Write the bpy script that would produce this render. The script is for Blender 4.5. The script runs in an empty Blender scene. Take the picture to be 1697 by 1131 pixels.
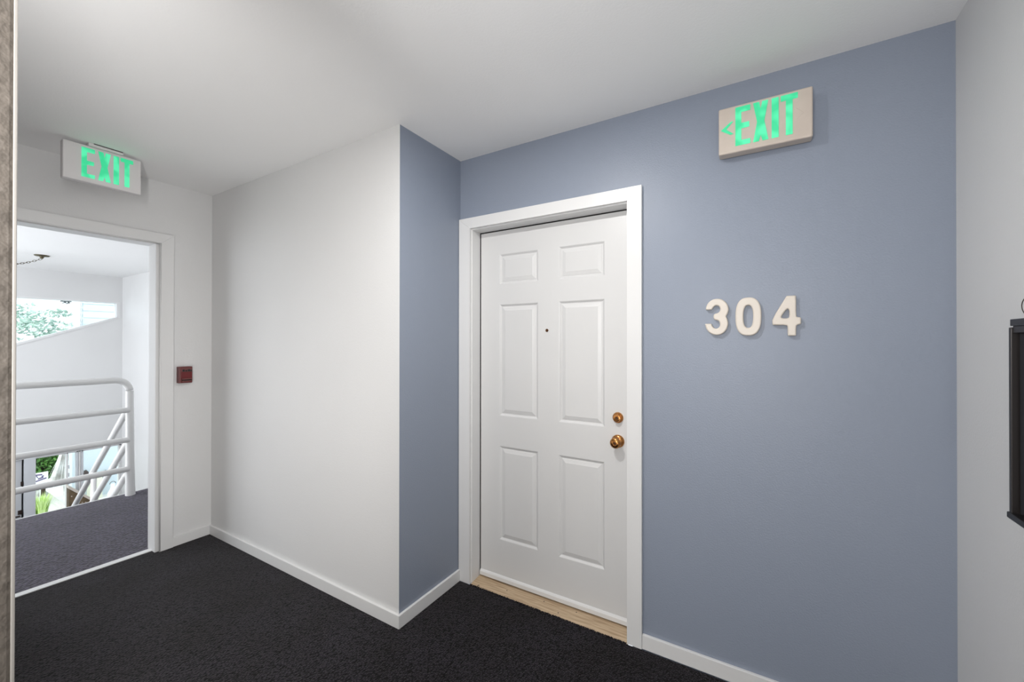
import bpy, bmesh, math, random
from mathutils import Vector, Matrix
random.seed(7)
scene = bpy.context.scene
COL = scene.collection

# ------------------------------------------------------------------ camera
cd = bpy.data.cameras.new('camera'); cam = bpy.data.objects.new('camera', cd); COL.objects.link(cam)
F_PX = 678.32
cd.sensor_fit = 'HORIZONTAL'; cd.sensor_width = 36.0; cd.lens = F_PX / 1697 * 36.0
cd.clip_start = 0.02; cd.clip_end = 200
cd.shift_y = -0.1478 * -1 / 1697
yaw, pitch, roll = 0.5396, 0.0038, 0.0009
fw = Vector((-math.sin(yaw) * math.cos(pitch), math.cos(yaw) * math.cos(pitch), math.sin(pitch)))
rt = Vector((math.cos(yaw), math.sin(yaw), 0)); up = rt.cross(fw)
r2 = rt * math.cos(roll) + up * math.sin(roll); u2 = r2.cross(fw)
M = Matrix((r2, u2, -fw)).transposed().to_4x4(); M.translation = Vector((1.4893, -1.8989, 1.3781))
cam.matrix_world = M
scene.camera = cam

# ------------------------------------------------------------------ world, lamps, exposure
w = bpy.data.worlds.new('sky'); scene.world = w; w.use_nodes = True
bg = w.node_tree.nodes['Background']; bg.inputs[0].default_value = (0.86, 0.93, 1.0, 1); bg.inputs[1].default_value = 2.2
scene.view_settings.view_transform = 'Standard'; scene.view_settings.look = 'None'
scene.view_settings.gamma = 1.0; scene.view_settings.use_curve_mapping = False
scene.view_settings.exposure = 0.0
scene.render.film_transparent = False

def area(name, loc, target, sx, sy, energy, color=(1, 1, 1), spread=180):
    l = bpy.data.lights.new(name, 'AREA'); l.shape = 'RECTANGLE'; l.size = sx; l.size_y = sy
    l.energy = energy; l.color = color; l.spread = math.radians(spread)
    o = bpy.data.objects.new(name, l); COL.objects.link(o); o.location = loc
    o.rotation_euler = (Vector(target) - Vector(loc)).to_track_quat('-Z', 'Y').to_euler(); return o
def point(name, loc, energy, r, color=(1, 1, 1)):
    l = bpy.data.lights.new(name, 'POINT'); l.energy = energy; l.shadow_soft_size = r; l.color = color
    o = bpy.data.objects.new(name, l); COL.objects.link(o); o.location = loc; return o

P_HALL = 19.0; P_BACK = 26.5; P_STAIR = 92.0; P_FILL = 20.5; P_SIDE = 3.0; P_END = 21.0
area('hall_end_fill', (1.42, -3.9, 0.80), (1.42, 0, 0.60), 1.1, 1.4, P_BACK, (1.0, 0.985, 0.97))  # unseen fill added behind the camera, no window modelled there
area('corridor_side_fill', (-0.60, -1.72, 0.75), (-0.60, -0.7, 0.65), 1.6, 1.1, P_SIDE, (1.0, 0.99, 0.98))  # added fill on the unseen near wall, brightens the lower corridor walls
area('corridor_end_fill', (0.348, -1.770, 1.20), (-1.9, -1.60, 1.20), 0.045, 2.0, P_END, (1.0, 0.99, 0.98), 172)  # added narrow fill, brightens the end wall and left ceiling
area('ceiling_fill', (1.25, -2.35, 1.55), (0.65, -1.35, 2.44), 0.5, 0.5, P_FILL, (1.0, 0.99, 0.98))  # added upward fill behind the camera, brightens the ceiling
area('stair_fill', (-5.0, -2.90, 1.0), (-5.0, 0.5, 0.6), 3.6, 2.4, P_STAIR, (0.965, 0.975, 1.0))  # added fill from the unseen left side, brightens the stairwell
area('sun_side_daylight', (-9.0, -4.5, 4.0), (-10.5, 0.4, -1.5), 3, 3, 500, (1.0, 0.99, 0.96))

# ------------------------------------------------------------------ materials
def mat(name, col, rough=0.5, metal=0.0, spec=0.5, bump=None, var=None, coat=0, sheen=0, emis=None, noise_obj=True):
    m = bpy.data.materials.new(name); m.use_nodes = True; nt = m.node_tree; b = nt.nodes['Principled BSDF']
    b.inputs['Base Color'].default_value = (*col, 1); b.inputs['Roughness'].default_value = rough
    b.inputs['Metallic'].default_value = metal; b.inputs['Specular IOR Level'].default_value = spec
    b.inputs['Coat Weight'].default_value = coat; b.inputs['Sheen Weight'].default_value = sheen
    if emis: b.inputs['Emission Color'].default_value = (*emis[0], 1); b.inputs['Emission Strength'].default_value = emis[1]
    geo = nt.nodes.new('ShaderNodeTexCoord')
    if var:   # (scale, other colour, amount)
        n = nt.nodes.new('ShaderNodeTexNoise'); n.inputs['Scale'].default_value = var[0]; n.inputs['Detail'].default_value = 4
        nt.links.new(geo.outputs['Object'], n.inputs['Vector'])
        mr = nt.nodes.new('ShaderNodeMapRange'); mr.inputs[1].default_value = 0.35; mr.inputs[2].default_value = 0.65
        mr.inputs[4].default_value = var[2]; nt.links.new(n.outputs['Fac'], mr.inputs[0])
        mx = nt.nodes.new('ShaderNodeMix'); mx.data_type = 'RGBA'; mx.inputs['A'].default_value = (*col, 1); mx.inputs['B'].default_value = (*var[1], 1)
        nt.links.new(mr.outputs[0], mx.inputs['Factor']); nt.links.new(mx.outputs['Result'], b.inputs['Base Color'])
    if bump:  # (scale, strength, distance)
        n = nt.nodes.new('ShaderNodeTexNoise'); n.inputs['Scale'].default_value = bump[0]; n.inputs['Detail'].default_value = 3
        nt.links.new(geo.outputs['Object'], n.inputs['Vector'])
        bp = nt.nodes.new('ShaderNodeBump'); bp.inputs['Strength'].default_value = bump[1]; bp.inputs['Distance'].default_value = bump[2]
        nt.links.new(n.outputs['Fac'], bp.inputs['Height']); nt.links.new(bp.outputs[0], b.inputs['Normal'])
    return m

WHITE = mat('white_wall_paint', (0.69, 0.69, 0.69), 0.55, spec=0.35, bump=(140, 0.25, 0.002), var=(1.5, (0.675, 0.675, 0.675), 1))
CEIL = mat('ceiling_paint', (0.87, 0.87, 0.868), 0.8, spec=0.2, bump=(120, 0.25, 0.002))
BLUE = mat('blue_wall_paint', (0.250, 0.284, 0.352), 0.42, spec=0.45, bump=(170, 0.35, 0.002), var=(2.0, (0.246, 0.281, 0.350), 1))
BEIGE = mat('taupe_wall', (0.135, 0.116, 0.098), 0.6, spec=0.3, bump=(55, 0.8, 0.006), var=(60, (0.108, 0.093, 0.079), 1))  # brown-grey tone, darker than the other walls
TRIM = mat('white_trim_enamel', (0.72, 0.72, 0.72), 0.32, spec=0.5, bump=(60, 0.06, 0.002))
DOOR = mat('white_door_enamel', (0.655, 0.655, 0.655), 0.36, spec=0.5, bump=(90, 0.06, 0.001))
DARK = mat('dark_seal', (0.012, 0.012, 0.012), 0.7)
BRASS = mat('aged_brass', (0.62, 0.30, 0.10), 0.24, metal=1.0, var=(80, (0.42, 0.18, 0.06), 1))
DBRASS = mat('dark_brass', (0.10, 0.045, 0.02), 0.35, metal=0.8)
METALW = mat('white_tube_enamel', (0.80, 0.80, 0.79), 0.3, spec=0.5, bump=(40, 0.1, 0.002))
CREAM = mat('cream_plastic', (0.68, 0.62, 0.55), 0.4, spec=0.45)
HOUS = mat('beige_sign_housing', (0.60, 0.525, 0.46), 0.5, spec=0.4, var=(12, (0.56, 0.485, 0.425), 1))
HOUSW = mat('white_sign_housing', (0.66, 0.64, 0.64), 0.5, spec=0.4)
GREEN = mat('green_lit_lens', (0.05, 0.35, 0.18), 0.4)
def green_nodes(m, lo, hi):
    nt = m.node_tree; b = nt.nodes['Principled BSDF']; tc = nt.nodes.new('ShaderNodeTexCoord'); n = nt.nodes.new('ShaderNodeTexNoise')
    n.inputs['Scale'].default_value = 26; n.inputs['Detail'].default_value = 0; nt.links.new(tc.outputs['Object'], n.inputs['Vector'])
    r = nt.nodes.new('ShaderNodeValToRGB'); r.color_ramp.elements[0].position = 0.38; r.color_ramp.elements[1].position = 0.62
    r.color_ramp.elements[0].color = (*lo, 1); r.color_ramp.elements[1].color = (*hi, 1)
    nt.links.new(n.outputs['Fac'], r.inputs[0]); nt.links.new(r.outputs[0], b.inputs['Emission Color']); b.inputs['Emission Strength'].default_value = 0.82
green_nodes(GREEN, (0.015, 0.56, 0.24), (0.09, 0.82, 0.42))
CREAMP = mat('cream_stucco', (0.72, 0.72, 0.58), 0.8)
BEAD = mat('lit_edge_tone', (0.33, 0.31, 0.285), 0.5)  # paler than the wall to paint light caught on its rounded edge
RED = mat('red_enamel', (0.13, 0.010, 0.012), 0.35)
RED2 = mat('dull_red_edge', (0.15, 0.045, 0.042), 0.4)
BLK = mat('black_frame', (0.012, 0.011, 0.012), 0.35)
BLK2 = mat('black_felt_board', (0.006, 0.006, 0.008), 0.6)
BRONZE = mat('bronze_frame', (0.03, 0.026, 0.026), 0.35, metal=0.3)
CHAIN = mat('antique_brass_chain', (0.12, 0.10, 0.06), 0.35, metal=0.8)
GREY = mat('grey_steel_door', (0.50, 0.51, 0.53), 0.45)
GREYB = mat('grey_blue_jamb', (0.58, 0.60, 0.63), 0.45)
STUC = mat('pale_blue_stucco', (0.55, 0.62, 0.66), 0.8, bump=(60, 0.3, 0.01))
SIDE = mat('pale_blue_siding', (0.62, 0.74, 0.80), 0.6)
HWHITE = mat('white_siding', (0.86, 0.87, 0.88), 0.6)
EAVE = mat('dark_eave', (0.06, 0.09, 0.11), 0.6)
PAVE = mat('pale_concrete', (0.80, 0.79, 0.76), 0.85, var=(6, (0.7, 0.69, 0.66), 1), bump=(60, 0.3, 0.004))
LEAFP = mat('haze_painted_leaf', (0.20, 0.32, 0.27), 0.5, var=(5, (0.62, 0.76, 0.66), 1))  # leaf colour lightened to paint in bright haze
LEAFT = mat('dark_teal_leaf', (0.02, 0.04, 0.045), 0.5)
LEAFD = mat('green_leaf', (0.02, 0.06, 0.012), 0.4, var=(7, (0.20, 0.44, 0.10), 1))
GRASSY = mat('lime_blade', (0.42, 0.62, 0.14), 0.5, var=(8, (0.62, 0.75, 0.35), 1))
NETM = mat('bleached_stem', (0.86, 0.87, 0.85), 0.6, var=(9, (0.5, 0.48, 0.45), 1))
BARK = mat('bark', (0.10, 0.07, 0.045), 0.8)
SOIL = mat('pale_gravel_bed', (0.70, 0.70, 0.62), 0.9, var=(30, (0.5, 0.52, 0.42), 1))
PLANTER = mat('brown_aggregate', (0.17, 0.115, 0.065), 0.8, var=(14, (0.11, 0.08, 0.045), 1))
PURPLE = mat('purple_paint', (0.10, 0.06, 0.17), 0.5)
LAMPM = mat('dark_bronze_lamp', (0.05, 0.035, 0.03), 0.4, metal=0.5)
FROST = mat('frosted_globe', (0.9, 0.9, 0.88), 0.4, emis=((1.0, 0.97, 0.9), 1.5))
TREAD = mat('tread_carpet', (0.04, 0.04, 0.048), 0.95)

def carpet(name, c1, c2, tint, sheen, vs=150, dist=0.004):
    m = bpy.data.materials.new(name); m.use_nodes = True; nt = m.node_tree; b = nt.nodes['Principled BSDF']
    tc = nt.nodes.new('ShaderNodeTexCoord'); mp = nt.nodes.new('ShaderNodeMapping')
    mp.inputs['Rotation'].default_value = (0, 0, math.radians(8)); mp.inputs['Scale'].default_value = (1, 0.62, 1)
    nt.links.new(tc.outputs['Object'], mp.inputs[0])
    v = nt.nodes.new('ShaderNodeTexVoronoi'); v.inputs['Scale'].default_value = vs; v.inputs['Randomness'].default_value = 0.7
    nt.links.new(mp.outputs[0], v.inputs['Vector'])
    rp = nt.nodes.new('ShaderNodeMapRange'); rp.inputs[1].default_value = 0.0; rp.inputs[2].default_value = 0.75; rp.inputs[3].default_value = 1.0; rp.inputs[4].default_value = 0.0
    nt.links.new(v.outputs['Distance'], rp.inputs[0])
    mx = nt.nodes.new('ShaderNodeMix'); mx.data_type = 'RGBA'; mx.inputs['A'].default_value = (*c1, 1); mx.inputs['B'].default_value = (*c2, 1)
    nt.links.new(rp.outputs[0], mx.inputs['Factor'])
    n = nt.nodes.new('ShaderNodeTexNoise'); n.inputs['Scale'].default_value = 3.2; n.inputs['Detail'].default_value = 5; n.inputs['Roughness'].default_value = 0.6
    nt.links.new(tc.outputs['Object'], n.inputs['Vector'])
    r2_ = nt.nodes.new('ShaderNodeMapRange'); r2_.inputs[1].default_value = 0.35; r2_.inputs[2].default_value = 0.65; nt.links.new(n.outputs['Fac'], r2_.inputs[0])
    m2 = nt.nodes.new('ShaderNodeMix'); m2.data_type = 'RGBA'; m2.blend_type = 'MULTIPLY'; m2.inputs['B'].default_value = (*tint, 1)
    nt.links.new(r2_.outputs[0], m2.inputs['Factor']); nt.links.new(mx.outputs['Result'], m2.inputs['A'])
    # sparse pale lint
    v2 = nt.nodes.new('ShaderNodeTexVoronoi'); v2.inputs['Scale'].default_value = 16; nt.links.new(tc.outputs['Object'], v2.inputs['Vector'])
    lt = nt.nodes.new('ShaderNodeMath'); lt.operation = 'LESS_THAN'; lt.inputs[1].default_value = 0.022; nt.links.new(v2.outputs['Distance'], lt.inputs[0])
    m3 = nt.nodes.new('ShaderNodeMix'); m3.data_type = 'RGBA'; m3.inputs['B'].default_value = (0.22, 0.22, 0.21, 1)
    nt.links.new(lt.outputs[0], m3.inputs['Factor']); nt.links.new(m2.outputs['Result'], m3.inputs['A'])
    nt.links.new(m3.outputs['Result'], b.inputs['Base Color'])
    b.inputs['Roughness'].default_value = 0.95; b.inputs['Specular IOR Level'].default_value = 0.1
    b.inputs['Sheen Weight'].default_value = sheen; b.inputs['Sheen Roughness'].default_value = 0.5
    bp = nt.nodes.new('ShaderNodeBump'); bp.inputs['Strength'].default_value = 0.9; bp.inputs['Distance'].default_value = dist
    nt.links.new(rp.outputs[0], bp.inputs['Height']); nt.links.new(bp.outputs[0], b.inputs['Normal'])
    return m
CARPET = carpet('charcoal_loop_carpet', (0.003, 0.0027, 0.003), (0.040, 0.034, 0.047), (0.60, 0.56, 0.50), 0.08, 165, 0.005)
CARPET2 = carpet('painted_daylit_carpet', (0.022, 0.019, 0.030), (0.120, 0.106, 0.160), (0.80, 0.80, 0.80), 0.2, 85, 0.008)  # corridor carpet again, stairwell daylight painted in as a lighter, bluer colour

def wood_mat():
    m = mat('oak_threshold', (0.56, 0.42, 0.27), 0.5); nt = m.node_tree; b = nt.nodes['Principled BSDF']
    tc = nt.nodes.new('ShaderNodeTexCoord'); mp = nt.nodes.new('ShaderNodeMapping'); mp.inputs['Scale'].default_value = (2.5, 55, 55)
    n = nt.nodes.new('ShaderNodeTexNoise'); n.inputs['Scale'].default_value = 3; n.inputs['Detail'].default_value = 6; n.inputs['Distortion'].default_value = 0.6
    r = nt.nodes.new('ShaderNodeValToRGB'); r.color_ramp.elements[0].position = 0.33; r.color_ramp.elements[1].position = 0.66
    r.color_ramp.elements[0].color = (0.36, 0.25, 0.15, 1); r.color_ramp.elements[1].color = (0.60, 0.46, 0.31, 1)
    nt.links.new(tc.outputs['Object'], mp.inputs[0]); nt.links.new(mp.outputs[0], n.inputs['Vector']); nt.links.new(n.outputs['Fac'], r.inputs[0])
    nt.links.new(r.outputs[0], b.inputs['Base Color']); return m
OAK = wood_mat()
def glass_mat():
    m = bpy.data.materials.new('window_glass'); m.use_nodes = True; nt = m.node_tree
    for n in list(nt.nodes): nt.nodes.remove(n)
    o = nt.nodes.new('ShaderNodeOutputMaterial'); t = nt.nodes.new('ShaderNodeBsdfTransparent'); t.inputs[0].default_value = (0.95, 0.98, 0.98, 1)
    g = nt.nodes.new('ShaderNodeBsdfGlossy'); g.inputs['Roughness'].default_value = 0.02
    f = nt.nodes.new('ShaderNodeFresnel'); f.inputs[0].default_value = 1.45; mx = nt.nodes.new('ShaderNodeMixShader')
    nt.links.new(f.outputs[0], mx.inputs[0]); nt.links.new(t.outputs[0], mx.inputs[1]); nt.links.new(g.outputs[0], mx.inputs[2]); nt.links.new(mx.outputs[0], o.inputs[0])
    return m
GLASS = glass_mat()
CLEARG = mat('ribbed_glass', (0.75, 0.8, 0.8), 0.15, spec=0.8)

# ------------------------------------------------------------------ helpers
def link(name, me, m, parent=None, loc=None):
    me.materials.clear(); me.materials.append(m)
    o = bpy.data.objects.new(name, me); COL.objects.link(o)
    if parent: o.parent = parent
    if loc: o.location = loc
    return o
def mesh(name, bm, m, parent=None, smooth=False, bevel=0, seg=2):
    if bevel: bmesh.ops.bevel(bm, geom=[e for e in bm.edges if not e.is_boundary], offset=bevel, segments=seg, profile=0.5, affect='EDGES')
    bmesh.ops.recalc_face_normals(bm, faces=bm.faces[:])
    me = bpy.data.meshes.new(name); bm.to_mesh(me); bm.free()
    if smooth:
        for p in me.polygons: p.use_smooth = True
    return link(name, me, m, parent)
def abox(bm, x0, x1, y0, y1, z0, z1):
    v = [bm.verts.new((x, y, z)) for z in (z0, z1) for y in (y0, y1) for x in (x0, x1)]
    for f in ((0, 2, 3, 1), (4, 5, 7, 6), (0, 1, 5, 4), (2, 6, 7, 3), (0, 4, 6, 2), (1, 3, 7, 5)): bm.faces.new([v[i] for i in f])
def box(name, dims, m, parent=None, bevel=0, seg=2):
    bm = bmesh.new()
    for d in (dims if isinstance(dims[0], (tuple, list)) else [dims]): abox(bm, *d)
    return mesh(name, bm, m, parent, bevel=bevel, seg=seg)
def prism(name, pts, axis, a, b, m, parent=None, bevel=0):
    """polygon pts extruded along axis (0,1,2) from a to b; pts hold the two other coordinates in order"""
    bm = bmesh.new(); rings = []
    for t in (a, b):
        r = []
        for p in pts:
            c = list(p); c.insert(axis, t); r.append(bm.verts.new(c))
        rings.append(r)
    n = len(pts); bm.faces.new(rings[0]); bm.faces.new(rings[1])
    for i in range(n): bm.faces.new([rings[0][i], rings[0][(i + 1) % n], rings[1][(i + 1) % n], rings[1][i]])
    return mesh(name, bm, m, parent, bevel=bevel)
def tube(bm, pts, r, seg=12, caps=True, radii=None):
    pts = [Vector(p) for p in pts]; rings = []
    nrm = None
    for i, p in enumerate(pts):
        if i == 0: d = pts[1] - pts[0]
        elif i == len(pts) - 1: d = pts[-1] - pts[-2]
        else: d = (pts[i + 1] - p).normalized() + (p - pts[i - 1]).normalized()
        d.normalize()
        if nrm is None:
            nrm = d.orthogonal().normalized()
        nrm = (nrm - d * nrm.dot(d)).normalized(); b = d.cross(nrm)
        rr = radii[i] if radii else r
        rings.append([bm.verts.new(p + (nrm * math.cos(2 * math.pi * k / seg) + b * math.sin(2 * math.pi * k / seg)) * rr) for k in range(seg)])
    for i in range(len(rings) - 1):
        for k in range(seg): bm.faces.new([rings[i][k], rings[i][(k + 1) % seg], rings[i + 1][(k + 1) % seg], rings[i + 1][k]])
    if caps: bm.faces.new(rings[0]); bm.faces.new(rings[-1])
def lathe(name, prof, origin, axis, m, parent=None, seg=32):
    """prof: list (radius, height along axis)"""
    bm = bmesh.new(); ax = Vector(axis).normalized(); u = ax.orthogonal().normalized(); v = ax.cross(u); O = Vector(origin); rings = []
    for r, h in prof:
        if r < 1e-6: rings.append([bm.verts.new(O + ax * h)])
        else: rings.append([bm.verts.new(O + ax * h + (u * math.cos(2 * math.pi * k / seg) + v * math.sin(2 * math.pi * k / seg)) * r) for k in range(seg)])
    for a, b in zip(rings[:-1], rings[1:]):
        for k in range(seg):
            k2 = (k + 1) % seg
            if len(a) == 1 and len(b) == 1: continue
            if len(a) == 1: bm.faces.new([a[0], b[k], b[k2]])
            elif len(b) == 1: bm.faces.new([a[k], b[0], a[k2]])
            else: bm.faces.new([a[k], b[k], b[k2], a[k2]])
    if len(rings[0]) > 1: bm.faces.new(rings[0])
    if len(rings[-1]) > 1: bm.faces.new(rings[-1])
    o = mesh(name, bm, m, parent, smooth=True)
    me = o.data; me.set_sharp_from_angle(angle=math.radians(40)); return o
def shape(name, loops, depth, bev, m, facing, plane, parent=None):
    """outline loops (u, v) turned into a bevelled solid standing proud of a wall. facing '-Y': u=x, back at y=plane; '+X': u=y, back at x=plane"""
    c = bpy.data.curves.new(name, 'CURVE'); c.dimensions = '2D'; c.fill_mode = 'BOTH'
    for lp in loops:
        s = c.splines.new('POLY'); s.points.add(len(lp) - 1); s.use_cyclic_u = True
        for i, p in enumerate(lp): s.points[i].co = (p[0], p[1], 0, 1)
    c.extrude = max(depth / 2 - bev, 0.0001); c.bevel_depth = bev; c.bevel_resolution = 2; c.offset = -bev
    t = bpy.data.objects.new('tmp', c); COL.objects.link(t)
    dg = bpy.context.evaluated_depsgraph_get(); me = bpy.data.meshes.new_from_object(t.evaluated_get(dg))
    bpy.data.objects.remove(t); bpy.data.curves.remove(c)
    if facing == '-Y': mx = Matrix(((1, 0, 0, 0), (0, 0, -1, plane - depth / 2), (0, 1, 0, 0), (0, 0, 0, 1)))
    else: mx = Matrix(((0, 0, 1, plane + depth / 2), (1, 0, 0, 0), (0, 1, 0, 0), (0, 0, 0, 1)))
    me.transform(mx); me.name = name
    return link(name, me, m, parent)
def chaikin(p, n=2, k=0.25):
    for _ in range(n):
        q = []
        for i in range(len(p)):
            a, b = p[i], p[(i + 1) % len(p)]
            q.append((a[0] + (b[0] - a[0]) * k, a[1] + (b[1] - a[1]) * k)); q.append((a[0] + (b[0] - a[0]) * (1 - k), a[1] + (b[1] - a[1]) * (1 - k)))
        p = q
    return p
def struct(o, label=None):
    o['kind'] = 'structure'
    if label: o['label'] = label
    return o
def tag(o, label, cat, group=None):
    o['label'] = label; o['category'] = cat
    if group: o['group'] = group
    return o
def empty(name, loc, label=None, cat=None, group=None):
    o = bpy.data.objects.new(name, None); o.empty_display_size = 0.05; COL.objects.link(o); o['__loc'] = 0
    del o['__loc']
    if label: tag(o, label, cat, group)
    o.location = loc; return o
def settle(e):
    """children were modelled in world coordinates: give them coordinates relative to the thing's base"""
    L = Vector(e.location); done = set()
    for ch in [o for o in bpy.data.objects if o.parent == e and o.type == 'MESH']:
        for q in [ch] + [o for o in bpy.data.objects if o.parent == ch]:
            if q.data.name in done: continue
            done.add(q.data.name); q.data.transform(Matrix.Translation(-L))

# ------------------------------------------------------------------ room shell
H = 2.44; XW = -1.897; RX = 2.05; YN = -1.794; D = 0.475
HZ = 0.064; BT = 0.014
# floor: carpet of the corridor with the doorway strip left out
bm = bmesh.new()
def quad(bm, x0, x1, y0, y1, z): bm.faces.new([bm.verts.new(c) for c in ((x0, y0, z), (x1, y0, z), (x1, y1, z), (x0, y1, z))])
floor_slab = [(-1.985, 0.085, -1.9, -0.474, -0.10, 0), (0.085, 2.06, -4.0, -0.022, -0.10, 0), (0.0, 0.085, -0.475, -0.018, -0.10, 0), (0.085, 0.0851, -4.0, -1.9, -0.1, 0)]
floor = struct(box('floor', [(-1.940, RX + 0.1, -4.05, -0.020, -0.12, 0.0)], CARPET), 'charcoal loop carpet over the whole corridor')
ceiling = struct(box('ceiling', [(-2.0, RX + 0.12, -4.05, 0.12, H, H + 0.12)], CEIL))
# blue wall with the door opening (rough opening x 0.06..1.0, z 0..2.05)
struct(box('wall_front', [(0.0, 0.062, 0, 0.12, -0.1, H), (0.998, RX, 0, 0.12, -0.1, H), (0.062, 0.998, 0, 0.12, 2.048, H)], BLUE))
struct(box('wall_return', (-0.1, 0.0, -D + 0.0005, 0.12, -0.1, H), BLUE), 'short blue wall standing between white wall and door')
struct(box('wall_recess', (XW - 0.1, -0.0005, -D, -D + 0.1, -0.1, H), WHITE), 'white corridor wall between the exit opening and the blue corner')
struct(box('wall_left', [(-2.0, XW, -0.797, -D + 0.001, -0.1, H), (-2.0, XW, -1.9, -1.68, -0.1, H), (-2.0, XW, -1.68, -0.797, 2.052, H)], WHITE), 'white end wall with the cased exit opening')
struct(box('wall_right', (RX, RX + 0.1, -4.05, 0.12, -0.1, H), WHITE), 'white wall at right with the black notice board')
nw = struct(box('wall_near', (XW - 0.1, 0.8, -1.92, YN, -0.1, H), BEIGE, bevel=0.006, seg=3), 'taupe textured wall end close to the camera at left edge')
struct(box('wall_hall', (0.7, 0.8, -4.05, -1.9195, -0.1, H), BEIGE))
struct(box('wall_back', (0.7, RX + 0.1, -4.15, -4.05, -0.1, H), WHITE))

struct(box('trim_corner', (0.7970, 0.8006, -1.7972, -1.7942, 0, H), BEAD, bevel=0.0008), 'corner bead on the taupe wall edge, caught light painted in its colour')
struct(box('trim_fill_batten', (0.352, 0.38, -1.795, -1.748, 0.15, 2.25), CREAM, bevel=0.003), 'slim housing added behind the corridor end fill, out of view')  # made-up housing that backs the added end fill
struct(box('trim_fill_backing', (-1.41, 0.21, -1.795, -1.7235, 0.19, 1.31), CREAM, bevel=0.003), 'low housing added behind the corridor side fill, out of view')  # made-up housing that backs the added side fill
# baseboards, mitred strips
def base(name, pts, m=TRIM):
    """footprint polygon extruded to baseboard height"""
    bm = bmesh.new(); n = len(pts)
    lo = [bm.verts.new((x, y, 0.0)) for x, y in pts]; hi = [bm.verts.new((x, y, HZ)) for x, y in pts]
    bm.faces.new(lo); bm.faces.new(hi)
    for i in range(n): bm.faces.new([lo[i], lo[(i + 1) % n], hi[(i + 1) % n], hi[i]])
    return struct(mesh(name, bm, m, bevel=0.0018))
base('baseboard_left', [(XW, -0.704), (XW, -D), (XW + BT, -D - BT), (XW + BT, -0.704)])
base('baseboard_recess', [(XW, -D), (0, -D), (BT, -D - BT), (XW + BT, -D - BT)])
base('baseboard_return', [(0, -D), (0, -0.0175), (BT, -0.0175), (BT, -D - BT)])
base('baseboard_front', [(1.0435, 0), (RX, 0), (RX - BT, -BT), (1.0435, -BT)])
base('baseboard_right', [(RX, 0), (RX, -4.05), (RX - BT, -4.05), (RX - BT, -BT)])

# ------------------------------------------------------------------ entry door (door_1)
d1 = empty('door_1', (0.53, 0, 0)); struct(d1, 'white six-panel entry door in the blue wall')
YD = 0.08; X0, X1, Z0, Z1 = 0.0915, 0.9705, 0.020, 2.018
JX0, JX1, JZ = 0.0855, 0.9765, 2.024
panels = [(0.2215, 0.469, 1.712, 1.885), (0.5925, 0.8400, 1.712, 1.885), (0.2215, 0.469, 0.960, 1.597), (0.5925, 0.8400, 0.960, 1.597),
          (0.2215, 0.469, 0.251, 0.787), (0.5925, 0.8400, 0.251, 0.787)]
def door_slab():
    bm = bmesh.new(); xs = [X0, 0.2215, 0.469, 0.5925, 0.8400, X1]; zs = [Z0, 0.251, 0.787, 0.960, 1.597, 1.712, 1.885, Z1]
    V = {(i, j): bm.verts.new((x, YD, z)) for i, x in enumerate(xs) for j, z in enumerate(zs)}
    for i in range(5):
        for j in range(7):
            if i in (1, 3) and j in (1, 3, 5): continue
            bm.faces.new([V[i, j], V[i + 1, j], V[i + 1, j + 1], V[i, j + 1]])
    be = [e for e in bm.edges if e.is_boundary and all(abs(v.co.x - X0) < 1e-6 or abs(v.co.x - X1) < 1e-6 or abs(v.co.z - Z0) < 1e-6 or abs(v.co.z - Z1) < 1e-6 for v in e.verts)
          and (abs(e.verts[0].co.x - e.verts[1].co.x) < 1e-6 and (abs(e.verts[0].co.x - X0) < 1e-6 or abs(e.verts[0].co.x - X1) < 1e-6) or abs(e.verts[0].co.z - e.verts[1].co.z) < 1e-6 and (abs(e.verts[0].co.z - Z0) < 1e-6 or abs(e.verts[0].co.z - Z1) < 1e-6))]
    r = bmesh.ops.extrude_edge_only(bm, edges=be); nv = [v for v in r['geom'] if isinstance(v, bmesh.types.BMVert)]
    for v in nv: v.co.y += 0.044
    cy = YD + 0.044
    bm.faces.new([bm.verts.new(c) for c in ((X0, cy, Z0), (X0, cy, Z1), (X1, cy, Z1), (X1, cy, Z0))])
    me = bpy.data.meshes.new('slab'); bm.to_mesh(me); bm.free(); return link('slab', me, DOOR, d1)
slab = door_slab()
RINGS = [(0, 0), (0.003, 0.0012), (0.011, 0.0085), (0.0165, 0.0085), (0.0185, 0.0065), (0.034, 0.0022), (0.0365, 0.0012)]
for (a, b, c, d) in panels:
    bm = bmesh.new(); rr = []
    for ins, dep in RINGS:
        rr.append([bm.verts.new(p) for p in ((a + ins, YD + dep, c + ins), (b - ins, YD + dep, c + ins), (b - ins, YD + dep, d - ins), (a + ins, YD + dep, d - ins))])
    for p, q in zip(rr[:-1], rr[1:]):
        for k in range(4): bm.faces.new([p[k], p[(k + 1) % 4], q[(k + 1) % 4], q[k]])
    bm.faces.new(rr[-1])
    me = bpy.data.meshes.new('panel'); bm.to_mesh(me); bm.free(); link('panel', me, DOOR, slab)
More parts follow.
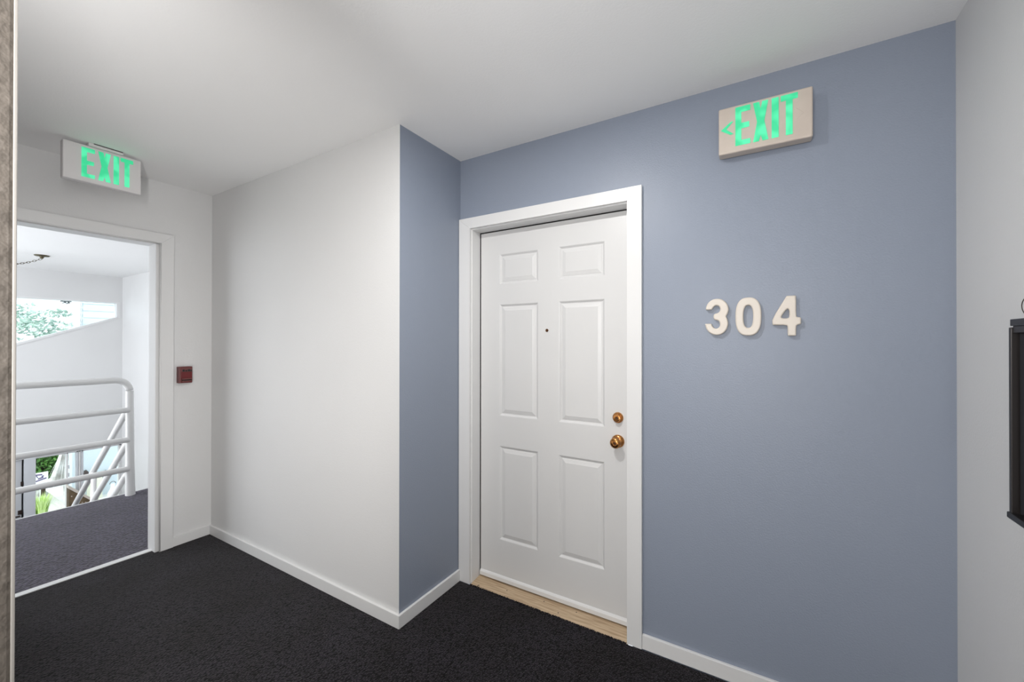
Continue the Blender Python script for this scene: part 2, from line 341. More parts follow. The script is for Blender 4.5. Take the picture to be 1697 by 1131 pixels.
# jambs, stop, seal, casing
box('jamb', [(0.0625, JX0, 0.0, YD + 0.0, 0, JZ), (JX1, 0.9975, 0.0, YD, 0, JZ), (0.0625, 0.9975, 0.0, YD, JZ, 2.0475)], TRIM, d1, bevel=0.0015)
box('seal', [(0.0625, X0 - 0.0005, YD + 0.012, YD + 0.03, 0, 2.047), (X1 + 0.0005, 0.9975, YD + 0.012, YD + 0.03, 0, 2.047), (0.0625, 0.9975, YD + 0.012, YD + 0.03, Z1 + 0.001, 2.047)], DARK, d1)
prism('casing', [(0.003, 0), (0.080, 0), (0.080, 2.031), (0.003, 2.092)], 1, -0.018, 0.0, TRIM, d1, bevel=0.0006)
prism('casing', [(0.9765, 0), (1.043, 0), (1.043, 2.092), (0.9765, 2.031)], 1, -0.018, 0.0, TRIM, d1, bevel=0.0006)
prism('casing', [(0.0802, 2.0312), (0.9763, 2.0312), (1.0427, 2.092), (0.0033, 2.092)], 1, -0.018, 0.0, TRIM, d1, bevel=0.0006)
prism('sweep', [(YD - 0.011, Z0 + 0.0), (YD - 0.011, Z0 + 0.020), (YD - 0.006, Z0 + 0.027), (YD - 0.0002, Z0 + 0.030), (YD - 0.0002, Z0)], 0, X0 + 0.001, X1 - 0.001, TRIM, d1)
prism('threshold', [(-0.0185, -0.02), (-0.0185, 0.001), (0.06, 0.008), (0.13, 0.016), (0.13, -0.02)], 0, 0.0862, 0.9758, OAK, d1)
# screw heads / knots on the threshold
for x, y in ((0.30, 0.035), (0.52, 0.052), (0.70, 0.058), (0.62, 0.012)):
    lathe('screw', [(0.0032, -0.002), (0.0032, 0.0006), (0, 0.0008)], (x, y, 0.0025 + max(0, y) * 0.09), (0, 0, 1), LAMPM, d1, 10)
# peephole
lathe('peephole', [(0.0085, -0.002), (0.0085, 0.002), (0.0065, 0.0032), (0.005, 0.002), (0, 0.001)], (0.523, YD, 1.444), (0, -1, 0), DBRASS, d1, 20)
# deadbolt
db = lathe('deadbolt', [(0.0265, -0.002), (0.0265, 0.004), (0.024, 0.010), (0.0205, 0.013), (0.0205, 0.0115), (0.0188, 0.0115), (0.0182, 0.020), (0.0165, 0.0235), (0.0115, 0.0245), (0, 0.0245)], (0.907, YD, 1.013), (0, -1, 0), BRASS, d1, 40)
lathe('keyhole', [(0.0085, 0.024), (0.0085, 0.0256), (0.0065, 0.0262), (0.004, 0.0252), (0, 0.0252)], (0.907, YD, 1.013), (0, -1, 0), DBRASS, db, 20)
kn = lathe('door_knob', [(0.0315, -0.002), (0.0315, 0.003), (0.029, 0.008), (0.021, 0.012), (0.0125, 0.015), (0.0115, 0.022), (0.015, 0.027), (0.0235, 0.034), (0.0262, 0.042), (0.0250, 0.050), (0.0185, 0.0565), (0.0120, 0.0580), (0.0110, 0.0565), (0, 0.0565)], (0.907, YD, 0.898), (0, -1, 0), BRASS, d1, 40)
lathe('keyhole', [(0.0080, 0.056), (0.0080, 0.0585), (0.0055, 0.0592), (0.0038, 0.0578), (0, 0.0578)], (0.907, YD, 0.898), (0, -1, 0), DBRASS, kn, 20)
settle(d1)
# space behind the door so no light leaks
struct(box('wall_beyond', (-0.1, RX + 0.1, 0.14, 0.2, -0.1, H), WHITE))
# ragged carpet tufts along the threshold
bm = bmesh.new()
x = 0.09
while x < 0.975:
    l = random.choice([0.001, 0.002, 0.003, 0.0045]); r = random.uniform(0.0012, 0.0028)
    tube(bm, [(x, -0.023, 0.0), (x + random.uniform(-.002, .002), -0.0205, 0.0035), (x + random.uniform(-.003, .003), -0.0195 + l, 0.0030)], r, 5)
    x += random.uniform(0.002, 0.0045)
tube(bm, [(0.132, -0.022, 0.002), (0.134, -0.008, 0.005), (0.139, -0.001, 0.004)], 0.0012, 5)
fr = mesh('carpet_fringe', bm, CARPET, floor); fr['kind'] = 'stuff'

# ------------------------------------------------------------------ cased exit opening (door_2)
d2 = empty('door_2', (XW, -1.24, 0)); struct(d2, 'white cased opening to the stair landing')
CX = XW + 0.018
def casing_profile(name, y0, y1, z0, z1, horizontal=False):
    return box(name, [(XW, CX, y0, y1, z0, z1)], TRIM, d2, bevel=0.0025)
prism('casing', [(-0.772, 0), (-0.7045, 0), (-0.7045, 2.096), (-0.772, 2.034)], 0, XW, CX, TRIM, d2, bevel=0.0006)
prism('casing', [(-1.775, 0), (-1.705, 0), (-1.705, 2.034), (-1.775, 2.096)], 0, XW, CX, TRIM, d2, bevel=0.0006)
prism('casing', [(-1.7048, 2.0342), (-0.7722, 2.0342), (-0.7047, 2.096), (-1.7748, 2.096)], 0, XW, CX, TRIM, d2, bevel=0.0006)
# rounded inner bead of the casing
bm = bmesh.new(); tube(bm, [(CX - 0.003, -0.7755, 0), (CX - 0.003, -0.7755, 2.034)], 0.0045, 8); tube(bm, [(CX - 0.003, -0.776, 2.0315), (CX - 0.003, -1.70, 2.0315)], 0.0045, 8)
mesh('bead', bm, TRIM, d2, smooth=True)
box('jamb', [(-2.012, XW + 0.001, -0.7965, -0.781, 0, 2.030), (-2.012, XW + 0.001, -1.6795, -1.664, 0, 2.030), (-2.012, XW + 0.001, -1.6795, -0.7815, 2.024, 2.0515)], TRIM, d2, bevel=0.0015)
box('door_stop', [(-1.972, -1.952, -0.7811, -0.793 + 0.0, 0, 2.0), (-1.955, -1.935, -1.664, -1.652, 0, 2.0)], TRIM, d2)
box('door_stop', [(-2.012, -1.975, -0.7811, -0.795 + 0.003, 0, 2.02)], TRIM, d2)
box('threshold_strip', [(-1.985, -1.938, -1.664, -0.7815, -0.02, 0.005)], TRIM, d2, bevel=0.002)
settle(d2)

# ------------------------------------------------------------------ stairwell
FX = -7.43; SY = 0.573; EX = -3.445; LZ = -2.4; SL = -3.0
landing = struct(box('floor_landing', [(EX + 0.012, -1.985, SL, SY, -0.06, 0.0)], CARPET2), 'carpeted landing beyond the opening, daylight painted into its colour')
struct(box('trim_landing', [(EX, EX + 0.012, SL, SY, -0.30, 0.004)], TRIM, bevel=0.002), 'white nosing along the landing edge')
struct(box('floor_landing_base', [(EX + 0.012, -2.0, SL, SY, -0.30, -0.061)], CEIL))
struct(box('ceiling_stairwell', [(FX - 0.15, -2.0, SL, SY + 0.1, H, H + 0.12)], CEIL))
struct(box('wall_stair_side', [(FX - 0.15, -2.0, SY, SY + 0.1, LZ - 0.1, H)], WHITE), 'white stairwell wall at right of the stairs')
struct(box('wall_stair_near', [(-2.0, XW - 0.0995, -D + 0.1, SY, -0.1, H), (-2.1, -2.0, -D + 0.1, SY, -2.5, H), (-2.1, -2.0, SL, -1.9, -2.5, H), (-2.1, -2.0, -1.9, -D + 0.1, -2.5, -0.1)], WHITE))
struct(box('floor_entry', [(FX - 0.15, -2.0, SL, SY, LZ - 0.1, LZ)], CARPET2))
# unseen left wall, opening added where the stairwell fill light stands
struct(box('wall_stair_left', [(FX - 0.15, -2.0, SL - 0.1, SL, LZ, -0.3), (FX - 0.15, -6.9, SL - 0.1, SL, -0.3, H), (-3.1, -2.0, SL - 0.1, SL, -0.3, H), (-6.9, -3.1, SL - 0.1, SL, 2.25, H)], WHITE))
# far wall: sloped-sill strip window above, glazed entry below
zt, zr, zl = 2.031, 1.776, 1.329            # window top, sill height at right (y .545) and at left (y -.556)
sl = (zr - zl) / (0.545 + 0.556)
def sill(y): return zl + (y + 0.556) * sl
yr, yl = 0.545, -2.4
farwall = bmesh.new()
abox(farwall, FX - 0.15, FX, SL, SY, zt, H)                      # head
abox(farwall, FX - 0.15, FX, yr, SY, -0.285, zt)                 # right sliver
def wprism(bm, pts, x0, x1):
    a = [bm.verts.new((x0, y, z)) for y, z in pts]; b = [bm.verts.new((x1, y, z)) for y, z in pts]
    bm.faces.new(a); bm.faces.new(b)
    for i in range(len(pts)): bm.faces.new([a[i], a[(i + 1) % len(pts)], b[(i + 1) % len(pts)], b[i]])
wprism(farwall, [(yr, -0.285), (yr, sill(yr)), (yl, sill(yl)), (yl, -0.285)], FX - 0.15, FX)
abox(farwall, FX - 0.15, FX, SL, yl, -0.285, zt)
abox(farwall, FX - 0.15, FX, SL, -0.90, LZ, -0.285)
struct(mesh('wall_far', farwall, WHITE), 'white far stairwell wall with the sloped strip window')
w1 = empty('window_1', (FX, 0, zt)); struct(w1, 'long strip window with a sloping sill')
ft = 0.022
prism('window_frame', [(yr, zt), (yr, sill(yr)), (yr - 0.042, sill(yr - 0.042)), (yr - 0.042, zt)], 0, FX - 0.11, FX + 0.004, TRIM, w1)
prism('window_frame', [(yr - 0.042, zt), (yr - 0.042, zt - ft), (yl, zt - ft), (yl, zt)], 0, FX - 0.11, FX + 0.003, TRIM, w1)
prism('window_sill', [(yr - 0.042, sill(yr - 0.042)), (yr - 0.042, sill(yr - 0.042) + 0.030), (yl, sill(yl) + 0.030), (yl, sill(yl))], 0, FX - 0.12, FX + 0.012, TRIM, w1)
prism('pane', [(yr - 0.042, zt - ft), (yr - 0.042, sill(yr - 0.042) + 0.03), (-0.95, sill(-0.95) + 0.03), (-0.95, zt - ft)], 0, FX - 0.07, FX - 0.064, GLASS, w1)
prism('pane', [(-0.95, zt - ft), (-0.95, sill(-0.95) + 0.03), (yl, sill(yl) + 0.03), (yl, zt - ft)], 0, FX - 0.07, FX - 0.064, GLASS, w1)
settle(w1)
# glazed entry (window_2)
w2 = empty('window_2', (FX, 0, LZ)); struct(w2, 'glazed entry screen under the strip window')
ZG = -0.285; gx0, gx1 = FX - 0.10, FX - 0.02
def mull(y0, y1, m=TRIM, a=gx0, b=gx1): return box('mullion', [(a, b, y0, y1, LZ, ZG)], m, w2, bevel=0.003)
mull(-0.466, -0.357, GREYB, FX - 0.12, FX + 0.0)
mull(-0.048, -0.030); mull(0.056, 0.080, GREYB); mull(0.083, 0.104); mull(0.108, 0.134, GREYB); mull(0.545, SY)
box('head_rail', [(gx0, gx1, -0.357, SY, ZG - 0.020, ZG)], TRIM, w2)
box('bottom_rail', [(gx0, gx1, -0.357, SY, LZ, LZ + 0.15)], TRIM, w2)
for a, b in ((-0.357, -0.048), (-0.030, 0.056), (0.134, 0.545)):
    box('pane', [(FX - 0.063, FX - 0.057, a, b, LZ + 0.15, ZG - 0.02)], GLASS, w2)
for z in (-0.50, -0.62, -0.74, -0.86):      # dark hinge knuckles
    box('hinge', [(gx1, gx1 + 0.012, -0.030, -0.018, z - 0.035, z + 0.02)], GREYB, w2, bevel=0.002)
settle(w2)
# grey steel door leaf left of the jamb
d3 = empty('door_3', (FX, -0.68, LZ)); struct(d3, 'grey steel entry door leaf behind the railing')
box('slab', [(FX - 0.075, FX - 0.03, -0.8995, -0.484, LZ + 0.01, ZG)], GREY, d3, bevel=0.002)
box('seal', [(FX - 0.11, FX - 0.076, -0.8995, -0.4665, LZ, ZG)], DARK, d3)
lvr = box('door_latch', [(FX - 0.029, FX - 0.015, -0.52, -0.478, -1.06, -1.00)], LAMPM, d3, bevel=0.003)
box('handle', [(FX - 0.02, FX + 0.01, -0.56, -0.50, -1.085, -1.07)], LAMPM, lvr, bevel=0.004)
box('hinge', [(FX - 0.029, FX - 0.018, -0.495, -0.472, -0.66, -0.60)], LAMPM, d3, bevel=0.002)
settle(d3)
# stairs down from the landing
st = empty('floor_stairs', (EX, 0.04, 0)); struct(st, 'carpeted stairs going down from the landing')
n = 13; rise = -LZ / n; run = 0.24
for i in range(1, n):
    z = -i * rise; x1 = EX - (i - 1) * run; x0 = x1 - run
    box('step', [(x0, x1, -0.50, SY - 0.001, z - 0.19, z)], TREAD, st, bevel=0.004)
settle(st)
prism('trim_stringer', [(EX, -0.02), (EX - 12 * run, -0.02 - 12 * rise), (EX - 12 * run - 0.02, LZ), (EX - 11 * run, LZ), (EX, -0.38)], 1, -0.535, -0.501, TRIM)['kind'] = 'structure'

# railing along the landing edge
rl = empty('guard_railing', (-3.37, -0.9, 0), 'white tubular guard railing with four horizontal rails on the landing edge', 'railing')
xr = -3.37; yp = -0.497
def arc(p0, p1, p2, n=6):
    return [tuple((1 - t) ** 2 * a + 2 * t * (1 - t) * b + t * t * c for a, b, c in zip(p0, p1, p2)) for t in [k / n for k in range(n + 1)]]
bm = bmesh.new()
tube(bm, [(xr, -2.95, 1.043)] + arc((xr, yp - 0.115, 1.043), (xr, yp - 0.02, 1.043), (xr, yp - 0.004, 0.945), 8)[0:], 0.0275, 16)
mesh('top_rail', bm, METALW, rl, smooth=True)
bm = bmesh.new()
tube(bm, [(xr, yp - 0.004, 0.94), (xr, yp, 0.3), (xr, yp + 0.004, 0.0)], 0.0265, 16, radii=[0.0285, 0.0310, 0.0355])
mesh('post', bm, METALW, rl, smooth=True).data.set_sharp_from_angle(angle=0.7)
bm = bmesh.new()
tube(bm, [(xr, -2.93, 0.0), (xr, -2.93, 1.03)], 0.0315, 16)
mesh('post', bm, METALW, rl, smooth=True).data.set_sharp_from_angle(angle=0.7)
for z in (0.770, 0.503, 0.241):
    bm = bmesh.new(); xx = xr + 0.012
    tube(bm, [(xx, -2.93, z)] + [(xx, yp - 0.02, z), (xx, yp - 0.010, z), (xx, yp - 0.001, z), (xx, yp + 0.003, z)], 0.0250, 16, radii=[0.0250, 0.0250, 0.023, 0.016, 0.006])
    mesh('rail', bm, METALW, rl, smooth=True)
settle(rl)
# stair handrail: three sloping bars running down with the flight
sr = empty('stair_handrail', (-3.44, -0.50, 0), 'white tubular stair rail of three bars sloping down from the guard post', 'railing')
for x, z in ((-3.425, 0.755), (-3.425, 0.455), (-3.425, 0.175)):
    bm = bmesh.new(); L = 2.75
    tube(bm, [(x, -0.50, z + 0.0), (x - 0.03, -0.50, z - 0.012), (x - 0.07, -0.50, z - 0.045), (x - L, -0.50, z - 0.045 - (L - 0.07) * 0.772)], 0.0255, 16, radii=[0.018, 0.024, 0.0255, 0.0255])
    mesh('bar', bm, METALW, sr, smooth=True)
for k in (0.9, 2.6):
    bm = bmesh.new(); xx = -3.425 - k; tube(bm, [(xx, -0.518, -0.3 - (k - 0.0) * 0.772), (xx, -0.50, 0.74 - k * 0.772)], 0.022, 12)
    mesh('post', bm, METALW, sr, smooth=True)
settle(sr)
# swag lamp: canopy, chain, hook, globe
sw = empty('swag_lamp', (-6.0, -0.565, H), 'antique brass ceiling canopy with chain swagging left in the stairwell', 'lamp')
lathe('canopy', [(0.066, 0.0), (0.066, 0.006), (0.058, 0.013), (0.022, 0.018), (0.016, 0.032), (0.009, 0.042), (0, 0.044)], (-6.0, -0.565, H), (0, 0, -1), CHAIN, sw, 32)
bm = bmesh.new(); a, b = Vector((-6.0, -0.565, H - 0.042)), Vector((-6.0, -1.28, H - 0.03)); NL = 30
pts = []
for i in range(NL + 1):
    t = i / NL; p = a.lerp(b, t); p.z -= 0.50 * t * (1 - t) * 1.0; pts.append(p)
for i in range(NL):
    c = (pts[i] + pts[i + 1]) / 2; d = (pts[i + 1] - pts[i]).normalized(); s = Vector((1, 0, 0)) if i % 2 else d.cross(Vector((1, 0, 0))).normalized()
    lp = [c + d * math.cos(t) * 0.0175 + s * math.sin(t) * 0.009 for t in [2 * math.pi * k / 10 for k in range(11)]]
    tube(bm, lp, 0.0026, 5, caps=False)
mesh('chain', bm, CHAIN, sw, smooth=True)['kind'] = 'stuff'
bm = bmesh.new(); tube(bm, [(-6.0, -1.28, H), (-6.0, -1.28, H - 0.04), (-6.0, -1.29, H - 0.05)], 0.005, 8); mesh('hook', bm, CHAIN, sw)
bm = bmesh.new(); tube(bm, [(-6.0, -1.285, H - 0.045), (-6.0, -1.285, H - 0.5)], 0.004, 8); mesh('cord', bm, CHAIN, sw)
lathe('globe', [(0.03, 0.0), (0.09, 0.04), (0.14, 0.12), (0.15, 0.19), (0.13, 0.27), (0.07, 0.33), (0, 0.345)], (-6.0, -1.285, H - 0.49), (0, 0, -1), FROST, sw, 28)
settle(sw)

# ------------------------------------------------------------------ outdoors
struct(box('ground_outside', [(-30, FX - 0.15, -14, 14, LZ - 0.12, LZ - 0.02)], PAVE))
bed = struct(box('trim_garden_bed', [(-13.0, -9.25, -2.5, 0.50, LZ - 0.02, -1.80)], SOIL), 'raised gravel planting bed outside the entry')
def leaves(name, m, parent, c, rad, n, size, seed=1, hollow=0.3):
    rnd = random.Random(seed); bm = bmesh.new()
    for _ in range(n):
        while True:
            p = Vector((rnd.uniform(-1, 1), rnd.uniform(-1, 1), rnd.uniform(-1, 1)))
            if hollow < p.length < 1: break
        p = Vector((c[0] + p.x * rad[0], c[1] + p.y * rad[1], c[2] + p.z * rad[2])); s = size * rnd.uniform(0.6, 1.3)
        a = Vector((rnd.uniform(-1, 1), rnd.uniform(-1, 1), rnd.uniform(-0.6, 0.6))).normalized(); b = a.orthogonal().normalized(); n3 = a.cross(b)
        k = rnd.uniform(0, 6.28); b = b * math.cos(k) + n3 * math.sin(k); n3 = a.cross(b)
        v = [bm.verts.new(p + q) for q in (-a * s, b * s * 0.42 + n3 * s * 0.1, a * s, -b * s * 0.42 + n3 * s * 0.1)]
        bm.faces.new([v[0], v[1], v[3]]); bm.faces.new([v[1], v[2], v[3]])
    me = bpy.data.meshes.new(name); bm.to_mesh(me); bm.free(); o = link(name, me, m, parent); o['kind'] = 'stuff'; return o
def tree(name, base_, label, crowns, m, trunk_pts, r, seed, size, n):
    t = empty(name, base_, label, 'tree' if 'tree' in name else 'shrub')
    bm = bmesh.new()
    for tp, rr in trunk_pts: tube(bm, tp, rr, 8, radii=[rr * (1 - 0.5 * i / (len(tp) - 1)) for i in range(len(tp))])
    mesh('trunk', bm, BARK, t, smooth=True)
    for i, (c, rad, k) in enumerate(crowns): leaves('foliage', m, t, c, rad, int(n * k), size, seed + i)
    settle(t); return t
# tree with haze painted into its leaf colour, seen through the strip window, standing behind the house corner
tree('garden_tree', (-12.3, 0.0, LZ - 0.02), 'leafy tree with haze painted in its colour, seen through the strip window', [((-12.3, 0.55, 1.72), (0.4, 0.52, 0.20), 0.45), ((-12.0, 0.15, 1.95), (0.5, 0.40, 0.30), 0.35), ((-12.5, 0.85, 2.05), (0.3, 0.22, 0.10), 0.12), ((-12.3, 0.75, 1.50), (0.3, 0.3, 0.12), 0.25), ((-12.4, -0.3, 1.85), (0.45, 0.55, 0.5), 0.9), ((-12.3, 0.0, 1.0), (0.5, 0.9, 0.5), 0.8)], LEAFP,
     [([(-12.3, 0.0, LZ - 0.03), (-12.35, 0.02, -0.6), (-12.3, 0.1, 0.9)], 0.09), ([(-12.3, 0.05, 0.5), (-12.35, -0.4, 1.2)], 0.05)], 0, 3, 0.05, 900)
lt = bpy.data.objects['garden_tree']; leaves('foliage', LEAFT, lt, (-12.55 + 12.3, 0.985, 2.36 + 2.42), (0.10, 0.085, 0.07), 90, 0.03, 77)['label'] = 'dark teal spray of leaves'
tree('garden_shrub', (-11.2, 0.35, -1.80), 'dense green shrub behind the glazed entry', [((-11.2, 0.32, -1.05), (0.35, 0.42, 0.45), 1.3), ((-11.6, 0.35, -0.8), (0.4, 0.75, 0.7), 1.4)], LEAFD,
     [([(-11.2, 0.38, -1.81), (-11.2, 0.40, -1.2), (-11.15, 0.36, -0.7)], 0.05), ([(-11.2, 0.40, -1.3), (-11.1, 0.52, -0.7)], 0.035), ([(-11.2, 0.40, -1.4), (-11.1, 0.22, -0.8)], 0.03)], 0, 20, 0.055, 1500)
# lime grass clump
def clump(name, label, c, n, h, r, m, seed, lean=0.5, wd=0.008):
    rnd = random.Random(seed); t = empty(name, c, label, 'plant'); bm = bmesh.new()
    for _ in range(n):
        a = rnd.uniform(0, 6.28); rr = rnd.uniform(0, r); hh = h * rnd.uniform(0.6, 1.1); L = rnd.uniform(0.1, lean) * hh
        p0 = Vector(c) + Vector((math.cos(a) * rr * 0.4, math.sin(a) * rr * 0.4, -0.002)); d = Vector((math.cos(a), math.sin(a), 0)); sd = Vector((-math.sin(a), math.cos(a), 0)) * wd
        P = [p0, p0 + d * L * 0.3 + Vector((0, 0, hh * 0.55)), p0 + d * L + Vector((0, 0, hh))]
        v = [bm.verts.new(P[0] - sd), bm.verts.new(P[0] + sd), bm.verts.new(P[1] + sd), bm.verts.new(P[1] - sd), bm.verts.new(P[2])]
        bm.faces.new([v[0], v[1], v[2], v[3]]); bm.faces.new([v[3], v[2], v[4]])
    o = mesh('blades', bm, m, t); o['kind'] = 'stuff'; settle(t); return t
clump('grass_plant', 'lime green grassy plant at the foot of the glazed entry', (-9.55, 0.075, -1.80), 220, 0.44, 0.17, GRASSY, 5, 0.35)
wp = empty('weeping_plant', (-9.95, 0.42, -1.80), 'white bleached weeping plant spreading down beside the glazed entry post', 'plant')
bm = bmesh.new(); rnd = random.Random(11)
for _ in range(420):
    ay = rnd.uniform(-1, 0.05); ax_ = rnd.uniform(-1, 1); hh = rnd.uniform(0.0, 1.0); top = Vector((-9.95 + ax_ * 0.04, 0.44 + ay * 0.015, -0.55 - 0.15 * hh))
    bot = Vector((-9.95 + ax_ * 0.09, 0.445 + ay * 0.215, -1.20 - 0.28 * rnd.random())); mid = top.lerp(bot, 0.5) + Vector((0, -ay * 0.02, 0.0)); wv = Vector((0.003, 0.0035, 0)) * rnd.uniform(0.4, 1.2)
    v = [bm.verts.new(p) for p in (top - wv, top + wv, mid + wv, mid - wv, bot)]; bm.faces.new(v[:4]); bm.faces.new([v[3], v[2], v[4]])
mesh('strands', bm, NETM, wp)['kind'] = 'stuff'
bm = bmesh.new(); tube(bm, [(-9.95, 0.44, -1.82), (-9.95, 0.44, -1.1), (-9.95, 0.44, -0.53)], 0.012, 8); mesh('stem', bm, NETM, wp)
settle(wp)
clump('dry_grass', 'low bleached grass behind the lime green plant', (-10.5, 0.05, -1.80), 160, 0.40, 0.2, NETM, 8, 0.6, 0.006)
# small white garden sign with purple strokes
gs = empty('garden_sign', (-9.85, 0.115, -1.80), 'small white garden sign with purple lettering above the lime plant', 'sign')
box('board', [(-9.87, -9.85, 0.01, 0.215, -1.25, -1.03)], HWHITE, gs, bevel=0.003)
for (y, z, l, a) in ((0.09, -1.065, 0.10, -0.1), (0.075, -1.095, 0.04, -0.9), (0.12, -1.13, 0.07, 0.2), (0.11, -1.165, 0.17, 0.25), (0.145, -1.10, 0.03, 0.4)):
    dy, dz = math.cos(a) * l / 2, math.sin(a) * l / 2; wz = 0.011
    prism('stroke', [(y - dy, z - dz - wz), (y + dy, z + dz - wz), (y + dy, z + dz + wz), (y - dy, z - dz + wz)], 0, -9.8502, -9.848, PURPLE, gs)
box('stake', [(-9.868, -9.852, 0.105, 0.125, -1.801, -1.2495)], TRIM, gs)
settle(gs)
# courtyard wall with two lamps
struct(box('wall_courtyard', [(-10.45, -10.2, 0.60, 3.2, LZ - 0.02, 0.05)], STUC), 'pale blue courtyard wall beyond the glazed entry')
def lamp(y, z, label):
    t = empty('wall_lamp', (-10.2, y, z), label, 'lamp', 'lamps on the courtyard wall')
    box('bracket', [(-10.2005, -10.18, y - 0.022, y + 0.022, z - 0.09, z + 0.06)], LAMPM, t, bevel=0.004)
    lathe('lamp_shade', [(0.02, 0.055), (0.036, 0.03), (0.04, -0.03), (0.022, -0.05), (0, -0.055)], (-10.15, y, z), (0, 0, 1), LAMPM, t, 16)
    bm = bmesh.new(); tube(bm, [(-10.185, y, z + 0.05), (-10.16, y, z + 0.075), (-10.15, y, z + 0.052)], 0.006, 6); mesh('arm', bm, LAMPM, t)
    settle(t)
lamp(0.785, -1.28, 'dark bronze lamp on the courtyard wall nearer the white mullion')
lamp(1.075, -1.36, 'dark bronze lamp on the courtyard wall between the sloping stair bars')
# brown planter and glass lantern
pl = empty('planter_box', (-7.34, 0.07, LZ), 'brown speckled planter with a sloping cream rim seen below the stair bars', 'planter')
prism('body', [(-0.054, LZ), (-0.054, -0.795), (0.195, -1.068), (0.195, LZ)], 0, -7.405, -7.28, PLANTER, pl)
prism('rim', [(-0.062, -0.795), (-0.062, -0.760), (-0.048, -0.760), (0.215, -1.048), (0.215, -1.082), (0.195, -1.068)], 0, -7.415, -7.265, CREAM, pl)
bm = bmesh.new(); rnd = random.Random(4)
for _ in range(46):
    y = rnd.uniform(-0.04, 0.18); z = rnd.uniform(-1.6, -0.84 - (y + 0.054) * 1.09); r = rnd.uniform(0.004, 0.008); abox(bm, -7.2803, -7.276, y - r, y + r, z - r, z + r)
mesh('pebble', bm, CREAM, pl)['kind'] = 'stuff'
settle(pl)
gl = empty('glass_lantern', (-9.75, 1.08, -1.80), 'clear bottle shaped glass lantern below the courtyard wall lamps', 'lantern')
lathe('glass_body', [(0.07, 0.0), (0.085, 0.04), (0.075, 0.13), (0.04, 0.2), (0.03, 0.26), (0.036, 0.30), (0.03, 0.30)], (-9.75, 1.08, -1.80), (0, 0, 1), CLEARG, gl, 20)
bm = bmesh.new(); tube(bm, [(-9.75, 1.08 + math.cos(t) * 0.045, -1.50 + math.sin(t) * 0.05) for t in [math.pi * k / 8 for k in range(9)]], 0.005, 6); mesh('handle', bm, LAMPM, gl)
settle(gl)
struct(box('trim_courtyard_shelf', [(-10.2, -9.5, 0.93, 3.2, LZ - 0.02, -1.80)], PAVE))
struct(box('trim_courtyard_pier', [(-10.2, -10.0, 0.81, 0.99, LZ - 0.02, -1.36)], CREAMP))
# neighbouring house seen through the strip window
hs = empty('neighbour_house', (-13.0, 3.3, LZ - 0.02), 'pale neighbouring house with horizontal siding behind the strip window', 'building')
box('wall', [(-19.0, -13.0, 1.15, 6.0, LZ - 0.02, 2.9)], HWHITE, hs)
box('corner_board', [(-13.0, -12.97, 1.15, 1.32, LZ - 0.02, 2.9)], HWHITE, hs)
bd = None
zz = -2.3
while zz < 2.85:
    if bd is None:
        bd = prism('siding_board', [(-13.0, 0.0), (-12.965, 0.0), (-12.985, 0.165), (-13.0, 0.165)], 1, 1.365, 6.0, SIDE, hs) if False else None
        bm = bmesh.new(); a = [(-13.0, 0.0), (-12.962, 0.0), (-12.985, 0.168), (-13.0, 0.168)]
        r0 = [bm.verts.new((x, 1.365, z)) for x, z in a]; r1 = [bm.verts.new((x, 6.0, z)) for x, z in a]
        bm.faces.new(r0); bm.faces.new(r1)
        for i in range(4): bm.faces.new([r0[i], r0[(i + 1) % 4], r1[(i + 1) % 4], r1[i]])
        bd = mesh('siding_board', bm, SIDE, hs); bd.location = (0, 0, zz); first = bd
    else:
        c = first.copy(); COL.objects.link(c); c.location = (0, 0, zz)
    zz += 0.172
# dark dashed corner strip
bm = bmesh.new(); z = 0.6
while z < 2.9: abox(bm, -12.97, -12.955, 1.325, 1.350, z, z + 0.07); z += 0.13
mesh('corner_vent', bm, GREYB, hs)['kind'] = 'stuff'
box('eave', [(-19.2, -12.5, 0.75, 6.2, 2.9, 3.05)], EAVE, hs, bevel=0.01)
settle(hs)

# ------------------------------------------------------------------ exit signs
def letter_loops(u0, v0, h, which):
    if which == 'E':
        w_, t, s = 0.051, 0.0205, 0.0215
        p = [(0, 0), (w_, 0), (w_, s * .9), (t, s * .9), (t, h * .5 - s * .5), (w_ * .93, h * .5 - s * .45), (w_ * .93, h * .5 + s * .5), (t, h * .5 + s * .5), (t, h - s), (w_, h - s), (w_, h), (0, h)]
    elif which == 'X':
        w_ = 0.050; p = [(0, h), (.40 * w_, h), (.5 * w_, .82 * h), (.60 * w_, h), (w_, h), (.74 * w_, .5 * h), (w_, 0), (.62 * w_, 0), (.5 * w_, .15 * h), (.38 * w_, 0), (0, 0), (.26 * w_, .5 * h)]
    elif which == 'I':
        w_ = 0.0225; p = [(0, 0), (w_, 0), (w_, h), (0, h)]
    else:
        w_ = 0.053; a, b = .5 * w_ - .0105, .5 * w_ + .0105; p = [(a, 0), (b, 0), (b, h - .021), (w_, h - .021), (w_, h), (0, h), (0, h - .021), (a, h - .021)]
    return [[(u0 + x, v0 + y) for x, y in p]]
